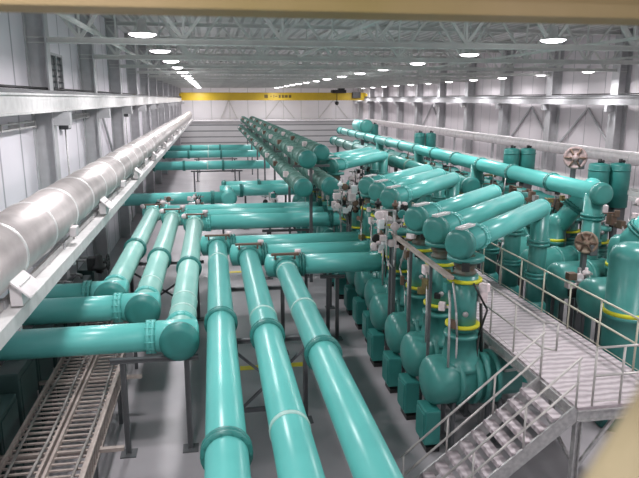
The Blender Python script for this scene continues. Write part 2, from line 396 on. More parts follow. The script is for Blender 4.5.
# offset run behind them
t = thing('gas_pipe', 'stepped teal pipe beyond the left turning pipes with round capped end', 'pipe', (.75, 33.2, H))
o = (.75, 33.2, H)
MB().tube((XL + .02, 33.2, H), (.8, 33.2, H), R, 28).build('pipe', TEAL, t, o)
MB().tube((.75, 33.0, H), (.75, 35.6, H), R, 28).build('link_pipe', TEAL, t, o)
MB().tube((.3, 35.6, H), (5.6, 35.6, H), R, 28).build('pipe', TEAL, t, o)
cap_mb((.75, 32.85, H), (0, -1, 0), R * 1.05).build('end_cap', TEAL, t, o)
flange_mb((-.1, 33.2, H), (1, 0, 0), R).build('flange', TEALD, t, o); flange_mb((1.5, 35.6, H), (1, 0, 0), R).build('flange', TEALD, t, o)
for i, (y, x0, x1) in enumerate(((50., -4.45, 4.4), (60.3, -4.45, 4.4), (67.8, -4.45, 4.6), (37.2, .6, 5.6))):
    straight_pipe('gas_pipe', ['nearest teal pipe crossing the aisle under the far end of the duct', 'second teal pipe crossing the aisle under the far end of the duct',
                  'farthest teal pipe crossing the aisle under the far end of the duct', 'short teal cross pipe just behind the stepped pipe'][i],
                  (x0, y, H), (x1, y, H), R * 1.08, TEAL, (2.2, 5.2) if i < 3 else (2.,), (4.0,) if i < 3 else (), True, False)

# bundle of four long bus pipes down the middle
for i, (x, z, y0, lab) in enumerate(((3.34, 4.3, 23.6, 'lower left'), (4.45, 4.3, 23.9, 'lower right'), (3.66, 5.28, 24.6, 'upper left'), (4.72, 5.28, 27.6, 'upper right'))):
    L = 76 - y0
    t = straight_pipe('bus_pipe', '%s pipe of the four stacked bus pipes running down the hall' % lab, (x, y0, z), (x, 76, z), .29, TEALB, (), (), True, True, 'stacked bus pipes', TEALD)
    for k in range(int(L / 1.55)):
        f = flange_mb((x, y0 + .8 + k * 1.55, z), (0, 1, 0), .29, 1.26, .07, 10).build('flange', TEALB, t, (x, y0, z))
        if k % 3 == 1: MB().box((x - .33, y0 + .8 + k * 1.55 + .5, z + .2), (.2, .35, .22)).build('terminal_box', PINK if k % 2 else BROWN, t, (x, y0, z))
for i, y in enumerate((25.5, 33, 41, 49, 57, 65, 73)):
    t = thing('pipe_rack', '%s steel rack carrying the four stacked bus pipes' % ORD[i], 'support frame', (4.05, y, 0), 'bus pipe racks')
    MB().box((-.12, 0, 2.5), (.12, .12, 5.0)).build('post', LEG, t)
    for z in (3.95, 4.93): MB().box((-.1, 0, z), (1.5, .1, .09)).build('cross_arm', LEG, t)

# ---------------------------------------------------------------- pipe supports
def trestle(lab, x0, x1, y, ztop, brace=True, low=None):
    t = thing('pipe_trestle', lab, 'support frame', ((x0 + x1) / 2, y, 0))
    o = ((x0 + x1) / 2, y, 0)
    for x in (x0, x1):
        MB().ibeam((x, y, 0.02), (x, y, ztop), .11, .11, .02).build('leg', LEG, t, o)
        MB().box((x, y, .015), (.34, .34, .03)).build('base_plate', LEG, t, o)
    MB().ibeam((x0 - .25, y, ztop + .07), (x1 + .25, y, ztop + .05), .11, .1, .02).build('cross_beam', LEG, t, o)
    if brace:
        MB().bar((x0, y, .35), (x1, y, ztop - .2), .05, .06).build('brace', LEG, t, o)
        MB().bar((x1, y, .35), (x0, y, ztop - .2), .05, .06).build('brace', LEG, t, o)
    if low: MB().bar((x0, y, low), (x1, y, low), .08, .1).build('tie_bar', LEG, t, o)
    return t
trestle('dark steel trestle with crossed braces under the near parallel pipes', .35, 1.98, 13.8, 2.08, True, .4)
trestle('dark steel trestle under the ends of the left turning pipes', -2.05, -.72, 12.98, 2.12, False, None)
trestle('dark trestle under the nearest branch pipes beside the left equipment row', 3.45, 3.75, 18.9, 2.05, False)
trestle('dark trestle under the middle branch pipe left of the equipment row', 3.2, 4.1, 22.0, 2.05, False)
trestle('dark trestle below the far run of the left turning pipes', 2.2, 3.9, 26.3, 2.05, True)
trestle('dark trestle under the left turning pipes halfway along', -2.9, -.7, 21.5, 2.05, True)
trestle('dark trestle under the near parallel pipes below their far joints', .2, 1.9, 18.0, 2.05, False)
trestle('dark trestle under the stepped teal pipe', -2.6, .4, 33.2, 2.05, False)
trestle('dark trestle under the near end of the three long pipes', -.1, 2.2, 5.2, 2.05, True)
trestle('dark trestle under the nearest aisle crossing pipe', -1.5, 2., 50., 2.03, False)
trestle('dark trestle under the second aisle crossing pipe', -1.5, 2., 60.3, 2.03, False)
trestle('dark trestle under the farthest aisle crossing pipe', -1.5, 2., 67.8, 2.03, False)
trestle('dark trestle under the short cross pipe', 1.8, 4.2, 37.2, 2.05, False)

# ---------------------------------------------------------------- silver duct on the left
DX, DZ, DR = -3.30, 5.32, .5
t = thing('air_duct', 'fat silver jacketed duct along the left wall', 'duct', (DX, 0, DZ)); o = (DX, 0, DZ)
MB().tube((DX, 2, DZ), (DX, 97, DZ), DR, 36).build('duct_shell', DUCT, t, o)
y = 4.2; k = 0
while y < 96:
    MB().lathe((DX, y, DZ), (0, 1, 0), [(0, DR), (0, DR * 1.035), (.07, DR * 1.035), (.07, DR)], 36, False).build('strap', DUCTB, t, o)
    y += 1.85 if k < 24 else 3.7; k += 1
for k in range(11):
    y = 1.95 + 7.35 * k
    if k: MB().box((DX + .52, y, DZ - .26), (.50, .66, .025), rot=Matrix.Rotation(.75, 4, 'Y')).box((DX + .5, y, DZ - .42), (.16, .5, .3)).build('access_flap', FLAP, t, o)
    MB().box((DX + .50, y + 3.7, DZ - .3), (.14, .26, .2), bev=.02).build('access_box', FLAP, t, o)
BX, BZ = -2.76, 4.60
t = thing('duct_beam', 'long white channel beam under the edge of the silver duct', 'beam', (BX, 0, BZ)); o = (BX, 0, BZ)
MB().bar((BX, 4.2, BZ), (BX, 97, BZ), .03, .22).bar((BX - .1, 4.2, BZ + .1), (BX - .1, 97, BZ + .1), .22, .025).bar((BX - .1, 4.2, BZ - .1), (BX - .1, 97, BZ - .1), .22, .025).bar((BX - .24, 4.2, BZ + .16), (BX - .24, 97, BZ + .16), .05, .12).build('channel', STEEL, t, o)
for k in range(24):
    y = 5.4 + 3.7 * k
    MB().box((-4.04, y, BZ - .17), (2.5, .1, .1)).build('cross_arm', GREYST, t, o)
    MB().tube((BX - .2, y + .9, BZ + .1), (BX - .2, y + .9, BZ + .62), .025, 8).build('hanger_rod', STEEL, t, o)
    if k % 2 == 0: MB().bar((BX - .1, y, BZ - .2), (XL + .03, y, BZ - 2.0), .08, .08).build('knee_brace', GREYST, t, o)
# duct saddles keep it sitting on the arms
t = thing('duct_cradle', 'row of grey saddles carrying the silver duct on its cross arms', 'support', (DX, 0, 4.5))
for k in range(24):
    MB().box((DX, 5.4 + 3.7 * k, 4.66), (.7, .14, .36)).build('saddle', GREYST, t, (DX, 0, 4.5))

# duct along the right side
RX, RZ = 20.5, 4.72
t = thing('air_duct', 'slim white jacketed duct along the right wall', 'duct', (RX, 0, RZ)); o = (RX, 0, RZ)
MB().tube((RX, 12, RZ), (RX, 84, RZ), .33, 28).build('duct_shell', mat('white jacket', (.95, .90, .90), .45, .1), t, o)
for k in range(19):
    MB().lathe((RX, 13 + 3.8 * k, RZ), (0, 1, 0), [(0, .33), (0, .345), (.07, .345), (.07, .33)], 28, False).build('strap', DUCTB, t, o)
for k in range(10):
    MB().box((RX, 14 + 7.6 * k, RZ / 2 - .17), (.16, .16, RZ - .34)).build('post', GREYST, t, o)
# white cable trays behind the right bus
for i, (x, z, w) in enumerate(((13.6, 4.55, .5), (15.2, 4.0, .6))):
    t = thing('cable_tray', ['upper pale cable tray behind the right bus pipe', 'lower pale cable tray between right bus pipe and right duct'][i], 'cable tray', (x, 0, 0))
    MB().box((x, 38, z), (w, 46, .03)).box((x - w / 2, 38, z + .06), (.03, 46, .14)).box((x + w / 2, 38, z + .06), (.03, 46, .14)).build('tray', STEEL, t, (x, 0, 0))
    for k in range(6): MB().box((x, 16 + 7.5 * k, z / 2 - .01), (.1, .1, z - .03)).build('post', GREYST, t, (x, 0, 0))

# ---------------------------------------------------------------- cable ladders lower left
def ladder(lab, x, w, y0, y1, z, cables, rung_step=.2):
    t = thing('cable_ladder', lab, 'cable tray', (x, y0, z)); o = (x, y0, z)
    for s in (-1, 1): MB().bar((x + s * w / 2, y0, z), (x + s * w / 2, y1, z), .05, .13).build('side_rail', LADDER, t, o)
    k = y0 + .15
    while k < y1:
        MB().bar((x - w / 2, k, z - .02), (x + w / 2, k, z - .02), .045, .03).build('rung', LADDER, t, o); k += rung_step
    for c in cables:
        pts = [(x + c + .03 * math.sin(q * 1.3 + c * 9), y0 + q * (y1 - y0) / 12, z + .03) for q in range(13)]
        MB().path(pts, .03, 6).build('cable', CABLE, t, o)
    return t
ladder('left galvanised cable ladder below the silver duct', -3.50, .72, 6.5, 21, 1.3, (-.2, .22))
ladder('right galvanised cable ladder below the silver duct', -2.72, .62, 6.5, 21, 1.3, (.18,))
t = thing('lattice_rail', 'upright perforated side rail beside the right cable ladder', 'rail', (-2.3, 6.5, 1.3)); o = (-2.3, 6.5, 1.3)
for z in (1.14, 1.52): MB().bar((-2.3, 6.5, z), (-2.3, 14.6, z), .05, .05).build('long_bar', LADDER, t, o)
k = 6.55; s = 0
while k < 14.4:
    MB().bar((-2.3, k, 1.14), (-2.3, k + .13, 1.52), .035, .045).build('lattice_strut', LADDER, t, o); k += .22
for i, y in enumerate((8., 11.2, 14.4, 17.6, 20.6)):
    t = thing('ladder_stand', '%s floor stand under the cable ladders' % ORD[i], 'support frame', (-3.1, y, 0), 'ladder stands')
    for x in (-.75, .7): MB().box((x, 0, .6), (.09, .09, 1.2)).build('leg', LEG, t)
    MB().box((.1, 0, 1.18), (1.9 if i > 2 else 2.3, .1, .07)).build('cross_arm', LADDER, t)
# cabinets along the left wall, added to darken it, shade put into their colour
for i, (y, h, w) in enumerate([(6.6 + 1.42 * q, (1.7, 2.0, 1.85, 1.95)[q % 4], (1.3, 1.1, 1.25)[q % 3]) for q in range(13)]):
    t = thing('wall_cabinet', '%s cabinet under the left duct, coloured dark for the shade there' % ORD[i], 'cabinet', (-4.42, y, 0), 'dark wall cabinets')
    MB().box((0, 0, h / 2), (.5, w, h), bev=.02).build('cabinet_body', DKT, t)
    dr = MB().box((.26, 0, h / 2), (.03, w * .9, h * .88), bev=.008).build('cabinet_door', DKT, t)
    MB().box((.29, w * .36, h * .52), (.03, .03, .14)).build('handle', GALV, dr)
    MB().path([(0, .2, h - .02), (0, .2, h + .1), (-.2, .2, h + .14), (-.6, .2, h + .14)], .045).build('conduit', GALV, t)
def valve_operator(lab, x, y, z):
    t = thing('valve_operator', lab, 'valve', (x, y, z))
    MB().lathe((0, 0, 0), (0, 0, 1), [(0, .12), (.1, .12), (.1, .2), (.2, .2), (.24, .13), (.5, .12), (.55, .05)], 16).build('valve_body', BLACK, t)
    w = MB()
    for q in range(16):
        a0, a1 = 2 * PI * q / 16, 2 * PI * (q + 1) / 16
        w.tube((.26, .24 * math.cos(a0), .3 + .24 * math.sin(a0)), (.26, .24 * math.cos(a1), .3 + .24 * math.sin(a1)), .025, 6)
    for q in range(4): w.tube((.26, 0, .3), (.26, .24 * math.cos(q * PI / 2), .3 + .24 * math.sin(q * PI / 2)), .018, 6)
    w.tube((0, 0, .3), (.28, 0, .3), .03, 8)
    w.build('handwheel', BLACK, t)
    MB().box((-.2, .1, .25), (.3, .3, .4), bev=.03).build('actuator_box', BLACK, t)
    MB().tube((0, 0, -z + .01), (0, 0, .02), .05).build('stand_pipe', LEG, t)
valve_operator('black handwheel valve standing between silver duct and left turning pipes', -3.5, 19.2, 2.5)

# ---------------------------------------------------------------- wall fittings
for i, (y, z) in enumerate(((23.2, 8.45), (38.6, 8.45), (54., 8.45))):
    t = thing('wall_louvre', '%s dark louvred vent high on the left wall' % ORD[i], 'vent', (XL + .01, y, z))
    MB().box((.03, 0, 0), (.06, 2.5, 1.2)).build('vent_recess', LOUV, t)
    for s in (-1, 1):
        MB().box((.06, s * 1.25, 0), (.12, .09, 1.3)).build('vent_frame', GREYST, t); MB().box((.06, 0, s * .62), (.12, 2.5, .08)).build('vent_frame', GREYST, t)
    MB().box((.08, .3, 0), (.1, .07, 1.2)).build('mullion', GREYST, t)
    for q in range(6): MB().box((.07, 0, -.5 + q * .2), (.02, 2.4, .1), rot=Matrix.Rotation(.6, 4, 'Y')).build('slat', LOUV, t)
for i, (y, z) in enumerate(((23.9, 6.9), (36.7, 6.9), (40.5, 6.9))):
    t = thing('junction_box', '%s dark junction box on the left wall below the runway beam' % ORD[i], 'electrical box', (XL + .01, y, z))
    MB().box((.15, 0, 0), (.3, .5, .7), bev=.02).build('box_body', LOUV, t); MB().box((.31, 0, 0), (.02, .42, .6)).build('box_cover', GREYST, t)
    MB().tube((.12, .12, .3), (.12, .12, -z + .02), .03).build('conduit', GALV, t)
for i, (y0, y1, z) in enumerate(((13.3, 19.6, 6.9), (25.6, 27.9, 6.95), (41.5, 45, 6.95))):
    t = thing('wall_bracket', '%s pale slotted bracket arm on the left wall under the runway beam' % ORD[i], 'bracket', (XL + .01, y0, z))
    L = y1 - y0
    for q in (-.07, .07): MB().bar((.22, 0, q), (.22, L, q), .1, .04).build('bracket_bar', STEEL, t)
    for q in range(5): MB().box((.15, .1 + q * (L - .2) / 4, 0), (.3, .06, .2)).build('bracket_tie', STEEL, t)

mat_neck = mat('weathered neck insulator', (.09, .13, .10), .5, col2=(.13, .085, .06), scale=7)
# ---------------------------------------------------------------- left equipment row
def tank_unit(lab, x0, x1, y, zt, r, face, riser_x, riser_top, rr=.27, cabinet=True, group=None, collar=True, m=TEALG, simple=False, dz=.76):
    """horizontal breaker tank along X with a domed end at x0, and an upright bushing"""
    t = thing('breaker_tank', lab, 'breaker', (x0, y, 0), group); o = (x0, y, 0)
    L = abs(x1 - x0); d = (1 if x1 > x0 else -1, 0, 0)
    MB().lathe((x0, y, zt), d, [(.0, 0), (.015, r * .35), (.06, r * .68), (.13, r * .88), (.24, r), (L * .5, r), (L * .5, r * .98), (L * .74, r * .98), (L * .74, r * .8), (L, r * .8), (L + .06, r * .6), (L + .08, 0)], 32).build('tank_shell', m, t, o)
    for s in (.35, .52, .62, .74):
        MB().lathe((x0 + d[0] * L * s - .05, y, zt), (1, 0, 0), [(0, r * .8), (0, r * 1.09), (.1, r * 1.09), (.1, r * .8)], 32, False).build('tank_band', m, t, o)
    for s in (.3, .8):
        xx = x0 + d[0] * L * s
        MB().box((xx, y - r * .55, (zt - r * .8) / 2), (.08, .08, zt - r * .8)).box((xx, y + r * .55, (zt - r * .8) / 2), (.08, .08, zt - r * .8)).box((xx, y, zt - r - .02), (.1, r * 1.3, .1)).box((xx, y, .03), (.2, r * 1.6, .06)).build('saddle_leg', LEG, t, o)
    if cabinet:
        cx, cy, cz = x0 + d[0] * .16, y - .1, zt - r - .02
        c = MB().box((cx, cy, cz / 2 + .1), (.36, .6, cz - .2), bev=.03).build('mechanism_cabinet', TEALD, t, o)
        MB().box((cx - d[0] * .19, cy, cz / 2 + .1), (.03, .5, cz - .36), bev=.01).build('cabinet_door', TEALD, c, o)
        MB().box((cx + d[0] * .04, cy, .06), (.3, .5, .12)).build('plinth', BLACK, t, o)
    # bushing
    z0 = zt + r * .8
    u = MB().lathe((riser_x, y, z0 - .15), (0, 0, 1), [(0, .50 * r / .55), (.10, .48 * r / .55), (.13, .42), (dz - .04, .34), (dz - .04, .39), (dz + .04, .39), (dz + .04, rr)], 28).build('bushing_base', m, t, o)
    zc = z0 + dz
    zz = zc + .1
    rt = min(riser_top, zc + 1.2)
    MB().tube((riser_x, y, zc - .05), (riser_x, y, rt), rr, 24).build('riser', m, t, o)
    for q in (zc + .05, zc + 1.06):
        if q < riser_top - .05: MB().lathe((riser_x, y, q), (0, 0, 1), [(0, rr), (0, rr * 1.28), (.06, rr * 1.28), (.06, rr)], 24, False).build('yellow_ring', YEL, t, o)
    if riser_top > rt + .4:
        pr = [(0, rr * .7)]; q = 0
        while q < riser_top - rt - .12:
            pr += [(q, rr * .7), (q + .03, rr * .85), (q + .06, rr * .85), (q + .09, rr * .7)]; q += .16
        MB().lathe((riser_x, y, rt), (0, 0, 1), pr, 20).build('ribbed_neck', mat_neck, t, o)
        MB().lathe((riser_x, y, riser_top - .16), (0, 0, 1), [(0, rr), (0, rr * 1.35), (.1, rr * 1.35), (.1, rr)], 24).build('flange', TEALG, t, o)
    else:
        MB().lathe((riser_x, y, rt - .02), (0, 0, 1), [(0, rr), (0, rr * 1.3), (.08, rr * 1.3), (.1, rr * .9), (.16, 0)], 24).build('riser_cap', m, t, o)
    if simple: return t
    # linkage and small boxes beside the riser
    rnd = random.Random(int(y * 100))
    s = -1
    MB().box((riser_x + .36, y - .1, zc + .75), (.18, .28, .32), bev=.02).build('actuator_box', rnd.choice([BLACK, BROWN, PINK]), t, o)
    MB().box((riser_x - .34, y + .05, zc + .9), (.16, .22, .22), bev=.02).build('actuator_box', rnd.choice([BROWN, PINK, TEALD]), t, o)
    MB().path([(riser_x - .34, y, zc + .9), (riser_x - .42, y - .3, zc + .6), (riser_x - .42, y - .35, z0)], .028, 6).build('linkage_rod', GALV, t, o)
    MB().path([(riser_x + .4, y, zc + .6), (riser_x + .5, y, z0 - .2), (riser_x + .6, y, z0 - .5)], .035, 6).build('conduit', BLACK, t, o)
    for q in range(6):
        an = rnd.uniform(0, 2 * PI); rad = rr + rnd.uniform(.08, .2); zq = zc + rnd.uniform(.1, 1.75 if riser_top > rt + .1 else 1.2)
        bxp = (riser_x + rad * math.cos(an), y + rad * math.sin(an), zq)
        MB().box(bxp, (rnd.uniform(.1, .2), rnd.uniform(.1, .2), rnd.uniform(.1, .24)), an, .012).tube((riser_x, y, zq), bxp, .03, 6).build('terminal_box', rnd.choice([BROWN, OLIVE, TEALD, BLACK, PINK, OLIVE]), t, o)
    for q in range(2):
        a0 = rnd.uniform(0, 6.28); a1 = a0 + rnd.uniform(-.8, .8); k2 = rr + .1
        MB().path([(riser_x + k2 * math.cos(a0), y + k2 * math.sin(a0), zc + rnd.uniform(.9, 1.5)), (riser_x + (k2 + .16) * math.cos(a1), y + (k2 + .16) * math.sin(a1), zc + .5), (riser_x + k2 * math.cos(a1), y + k2 * math.sin(a1), zc - .1), (riser_x + k2 * .9 * math.cos(a1), y + k2 * .9 * math.sin(a1), zt)], .024, 6).build('hose', rnd.choice([BLACK, BROWN, GALV]), t, o)
    MB().lathe((riser_x - .1, y - rr - .02, zc + .42), (0, -1, 0), [(0, .03), (.06, .03), (.06, .06), (.09, .06), (.09, 0)], 14).build('gas_gauge', GALV, t, o)
    return t

YL = [12.3, 13.75, 15.2, 16.9, 18.5, 19.95, 21.4, 23.3, 25.0, 26.5, 28.0, 29.5, 31.0, 33, 35, 37]
RX_ = lambda i: 5.22 if i < 4 else 5.45
CROSS = {0: 0, 1: 0, 2: 0, 4: 1, 5: 1, 6: 1, 10: 2, 11: 2, 12: 2}
for i, y in enumerate(YL):
    tank_unit('%s teal breaker tank from the stairs in the row left of the walkway' % ORD[i], RX_(i) - .88, RX_(i) + 1.1 if i else 6.5, y, 1.56, .54 if i < 7 else .5, -1, RX_(i),
              4.42 if i in CROSS else (3.9 if i < 8 else 3.6), rr=.29, cabinet=True, group='left breaker row')
# sloping connections over the walkway to the right row
names = ['nearest group', 'middle group', 'far group']; pos = ['front', 'centre', 'rear']
cnt = {}
for i, g in CROSS.items():
    k = cnt.get(g, 0); cnt[g] = k + 1
    y = YL[i]; p0 = Vector((5.3, y, 4.66)); CR = .245; p0.x = RX_(i); p1 = Vector((8.42, y + 2.8, 4.80)); d = (p1 - p0).normalized()
    t = thing('crossover_pipe', '%s pipe in the %s of sloping teal pipes bridging the walkway' % (pos[k], names[g]), 'pipe', p0, 'crossover pipes')
    MB().tube(p0 - d * .22, p1, CR, 30).build('pipe', TEAL, t, p0)
    cap_mb(p0 - d * .25, -d, CR * 1.08).build('end_cap', TEALG, t, p0)
    flange_mb(p0 + d * .5, d, CR, 1.14).build('flange', TEAL, t, p0)
    MB().box(p0 + Vector((-.05, -.03, .33)), (.6, .16, .045), rz=math.atan2(d.y, d.x)).build('lifting_bar', STEEL, t, p0)
    # elbow and downcomer
    MB().ball(p1, CR * 1.03, 14, 24).build('elbow', TEAL, t, p0)
    MB().tube(p1, (p1.x, p1.y, 2.2), CR * .95, 26).build('down_pipe', TEALG, t, p0)
    flange_mb((p1.x, p1.y, 3.9), (0, 0, 1), CR, 1.2).build('flange', TEALG, t, p0); flange_mb((p1.x, p1.y, 3.0), (0, 0, 1), CR, 1.2).build('flange', TEALD, t, p0)
    MB().lathe((p1.x, p1.y, 2.3), (0, 0, -1), [(0, CR * .95), (.1, CR * 1.3), (.8, CR * 1.3), (.9, CR * .8), (2.28, CR * .8), (2.28, CR * 1.3), (2.3, CR * 1.3)], 24).build('pedestal', TEALD, t, p0)

# ---------------------------------------------------------------- right equipment row
YRr = [13.9, 15.5, 17.1, 18.7, 20.3, 22., 23.6, 25.4, 27.2, 29., 31., 33., 35.]
for i, y in enumerate(YRr):
    tank_unit('%s domed teal tank from the front in the row right of the walkway' % ORD[i], 9.05, 12.2, y, 2.68, .52, -1, 11.45, 3.75, rr=.30, dz=.2, cabinet=False, group='right tank row')
# tall upright chambers with sloping necks
for i, (x, y, ring, top, neck) in enumerate(((9.25, 12.4, 2.82, 4.45, None), (10.55, 14.7, 3.25, 4.1, (.55, -.75, 1.3)), (10.55, 17.9, 3.25, 4.1, (.9, -.3, 1.3)))):
    t = thing('upright_chamber', ['large upright teal chamber with yellow band at the right edge, nearest of the right row', 'teal upright chamber with a fat sloping neck behind the nearest domed tanks',
              'teal upright chamber with sloping neck farther back in the right row'][i], 'chamber', (x, y, 0), 'upright chambers')
    rr = .50 if i == 0 else .30
    MB().lathe((0, 0, .02), (0, 0, 1), [(0, rr * .9), (ring - .5, rr), (ring - .12, rr), (ring - .12, rr * 1.1), (ring - .02, rr * 1.1), (ring, rr), (top - .34, rr), (top - .14, rr * .88), (top - .04, rr * .55), (top, 0)], 30).build('chamber_shell', TEALG, t)
    MB().lathe((0, 0, ring), (0, 0, 1), [(0, rr), (0, rr * 1.09), (.09, rr * 1.09), (.09, rr)], 30, False).build('yellow_ring', YEL, t)
    if neck:
        e = Vector((0, 0, top - .45)); MB().tube(e, e + Vector(neck), .29, 24).ball(e + Vector(neck), .295, 12, 20).build('neck_pipe', TEAL, t)
        flange_mb(e + Vector(neck) * .5, neck, .29).build('flange', TEALD, t)
# long bus pipe with disc end and the risers beneath
bx, bz, BR = 10.7, 5.0, .26
t = straight_pipe('bus_pipe', 'long teal bus pipe with large round end disc above the right row', (bx, 16.0, bz), (bx, 53, bz), BR, TEAL, (), (), True, True, None, TEALG); o = (bx, 16.0, bz)
for k in range(13): flange_mb((bx, 18.6 + 2.75 * k, bz), (0, 1, 0), BR, 1.16, .07).build('flange', TEALG, t, o)
for i, y in enumerate((16.3, 24.5, 32., 40)):
    MB().tube((bx, y, bz), (bx, y, 0), BR, 26).build('riser', TEALG, t, o)
    flange_mb((bx, y, 4.3), (0, 0, 1), BR).build('flange', TEALD, t, o); flange_mb((bx, y, 3.55), (0, 0, 1), BR).build('flange', TEALD, t, o)
t = straight_pipe('bus_pipe', 'second lower teal bus pipe left of the long bus pipe', (9.6, 22.5, 4.35), (9.6, 50, 4.35), .30, TEALG, (), (), True, True, None, TEALD); o = (9.6, 22.5, 4.35)
for k in range(9): flange_mb((9.6, 24 + 3 * k, 4.35), (0, 1, 0), .30, 1.2, .08).build('flange', TEALB, t, o)
for k in range(4): MB().box((9.6, 24.5 + 8 * k, 2.02), (.16, .16, 4.06)).build('post', LEG, t, o)
t = straight_pipe('bus_pipe', 'third dark teal bus pipe low behind the right row', (12.6, 19, 3.7), (12.6, 55, 3.7), .32, TEALD, (), (), True, True, None, TEALD); o = (12.6, 19, 3.7)
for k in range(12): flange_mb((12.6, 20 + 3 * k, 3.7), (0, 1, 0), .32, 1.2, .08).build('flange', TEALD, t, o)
for k in range(5): MB().box((12.6, 21 + 8 * k, 1.7), (.16, .16, 3.4)).build('post', LEG, t, o)
# upright cylinder pairs behind the bus
k = 0
for pair, (y, x) in enumerate(((18.9, 12.5), (25.4, 12.62), (38, 12.7), (52, 12.7))):
    for q in range(2):
        lab = '%s upright teal cylinder of the %s pair behind the right bus pipe' % (('left', 'right')[q], ORD[pair])
        loc = (x + q * .68, y - q * .1, 4.10)
        if k == 0:
            cyl0 = thing('upright_cylinder', lab, 'cylinder', loc, 'upright cylinders')
            MB().lathe((0, 0, 0), (0, 0, 1), [(0, .33), (1.38, .33), (1.42, .31), (1.46, .1), (1.46, 0)], 26).build('cylinder_shell', TEALD, cyl0)
            MB().lathe((0, 0, 1.2), (0, 0, 1), [(0, .33), (0, .345), (.05, .345), (.05, .33)], 26, False).build('band', TEALD, cyl0)
            MB().tube((0, 0, 1.44), (0, 0, 1.58), .06).ball((.12, 0, 1.5), .05).build('gas_valve', BLACK, cyl0)
            MB().box((0, 0, -.3), (.4, .4, .62)).box((0, 0, -2.3), (.14, .14, 3.44)).build('support_leg', LEG, cyl0)
        else: copy_thing(cyl0, loc, lab)
        k += 1
# capped teal drums on top of the far bus (background)
for i, (x, y, z, r) in enumerate(((11.0, 45., 5.66, .40),)):
    t = thing('capped_drum', 'teal capped drum facing the camera above the far part of the right bus', 'drum', (x, y, z), 'capped drums')
    MB().tube((0, 0, 0), (0, 3, 0), r, 24).build('drum_shell', TEAL, t); cap_mb((0, 0, 0), (0, -1, 0), r).build('end_cap', TEALG, t)
    MB().box((0, 1.2, -z / 2), (.2, .2, z - r)).build('post', LEG, t)

# instrument clusters: pale gauges, valves and tubes on small racks
def cluster(lab, x, y, z, seed, n=9, sz=.55):
    rnd = random.Random(seed)
    t = thing('instrument_rack', lab, 'instrument rack', (x, y, 0))
    MB().box((0, 0, z / 2), (.1, .1, z)).box((0, 0, .02), (.3, .3, .04)).build('post', LEG, t)
    MB().box((0, .05, z + sz * .05), (sz * 1.7, .05, .06)).box((0, .05, z + sz * .75), (sz * 1.7, .05, .06)).box((0, .05, z + sz * .4), (.08, .06, sz * 1.5)).build('rack_frame', GALV, t)
    for k in range(n):
        px, pz = rnd.uniform(-sz, sz) * .8, z + rnd.uniform(-.3, 1.05) * sz
        q = rnd.random(); m = rnd.choice([PINK, PINK, GLASSY, PINK, BROWN, PINK, BLACK, TEALD])
        if q < .4: MB().lathe((px, .03, pz), (0, -1, 0), [(0, .05), (.08, .05), (.08, .12), (.14, .12), (.15, .1), (.15, 0)], 14).build('gauge', m, t)
        elif q < .75: MB().box((px, -.06, pz), (rnd.uniform(.12, .28), .2, rnd.uniform(.12, .3)), bev=.015).build('terminal_box', m, t)
        else: MB().lathe((px, -.05, pz - .1), (0, 0, 1), [(0, .05), (.08, .05), (.08, .1), (.16, .1), (.2, .04), (.26, .04), (.26, 0)], 12).build('gas_valve', m, t)
    for k in range(3):
        px = rnd.uniform(-sz, sz) * .7
        MB().path([(px, 0, z + sz), (px + rnd.uniform(-.2, .2), -.15, z + .1), (px, -.1, z - .5), (0, 0, z - .8)], .02, 6).build('gas_tube', rnd.choice([GALV, BLACK, STEEL]), t)
cl = ((5.25, 17.7, 3.85, 'pink instrument rack on the aisle side behind the nearest crossover pipes'), (4.75, 16.05, 3.85, 'pink instrument rack beside the fourth breaker riser'),
      (4.9, 22.35, 3.8, 'pink instrument rack on the aisle side behind the middle crossover discs'), (5.5, 22.3, 3.8, 'pink instrument rack tucked behind the middle crossover discs'), (5.2, 24.15, 3.6, 'pink instrument rack near the ends of the stacked bus pipes'),
      (9.0, 18.7, 3.0, 'gauge rack behind the walkway on the right row'), (9.2, 21.8, 3.4, 'gauge rack farther along the right row'),
      (-2.3, 30.2, 2.6, 'gauge rack at the far joints of the left turning pipes'), (-.9, 31., 2.6, 'gauge rack beside the stepped teal pipe'),
      (2.6, 29.9, 2.7, 'gauge rack below the stacked bus pipes'), (12.6, 16.6, 4.2, 'small meter rack right of the right bus end disc'),
      (7.6, 26., 3.8, 'gauge rack at the far end of the walkway'), (6.9, 30., 3.8, 'gauge rack beside the far crossover group'),
      (8.4, 33., 4.0, 'gauge rack behind the far crossover group'), (9.4, 14.6, 2.75, 'brown meter rack on the right tanks'))
for i, (x, y, z, lab) in enumerate(cl): cluster(lab, x, y, z, 30 + i, 20 if i < 5 else 9, .72 if i < 5 else .45)

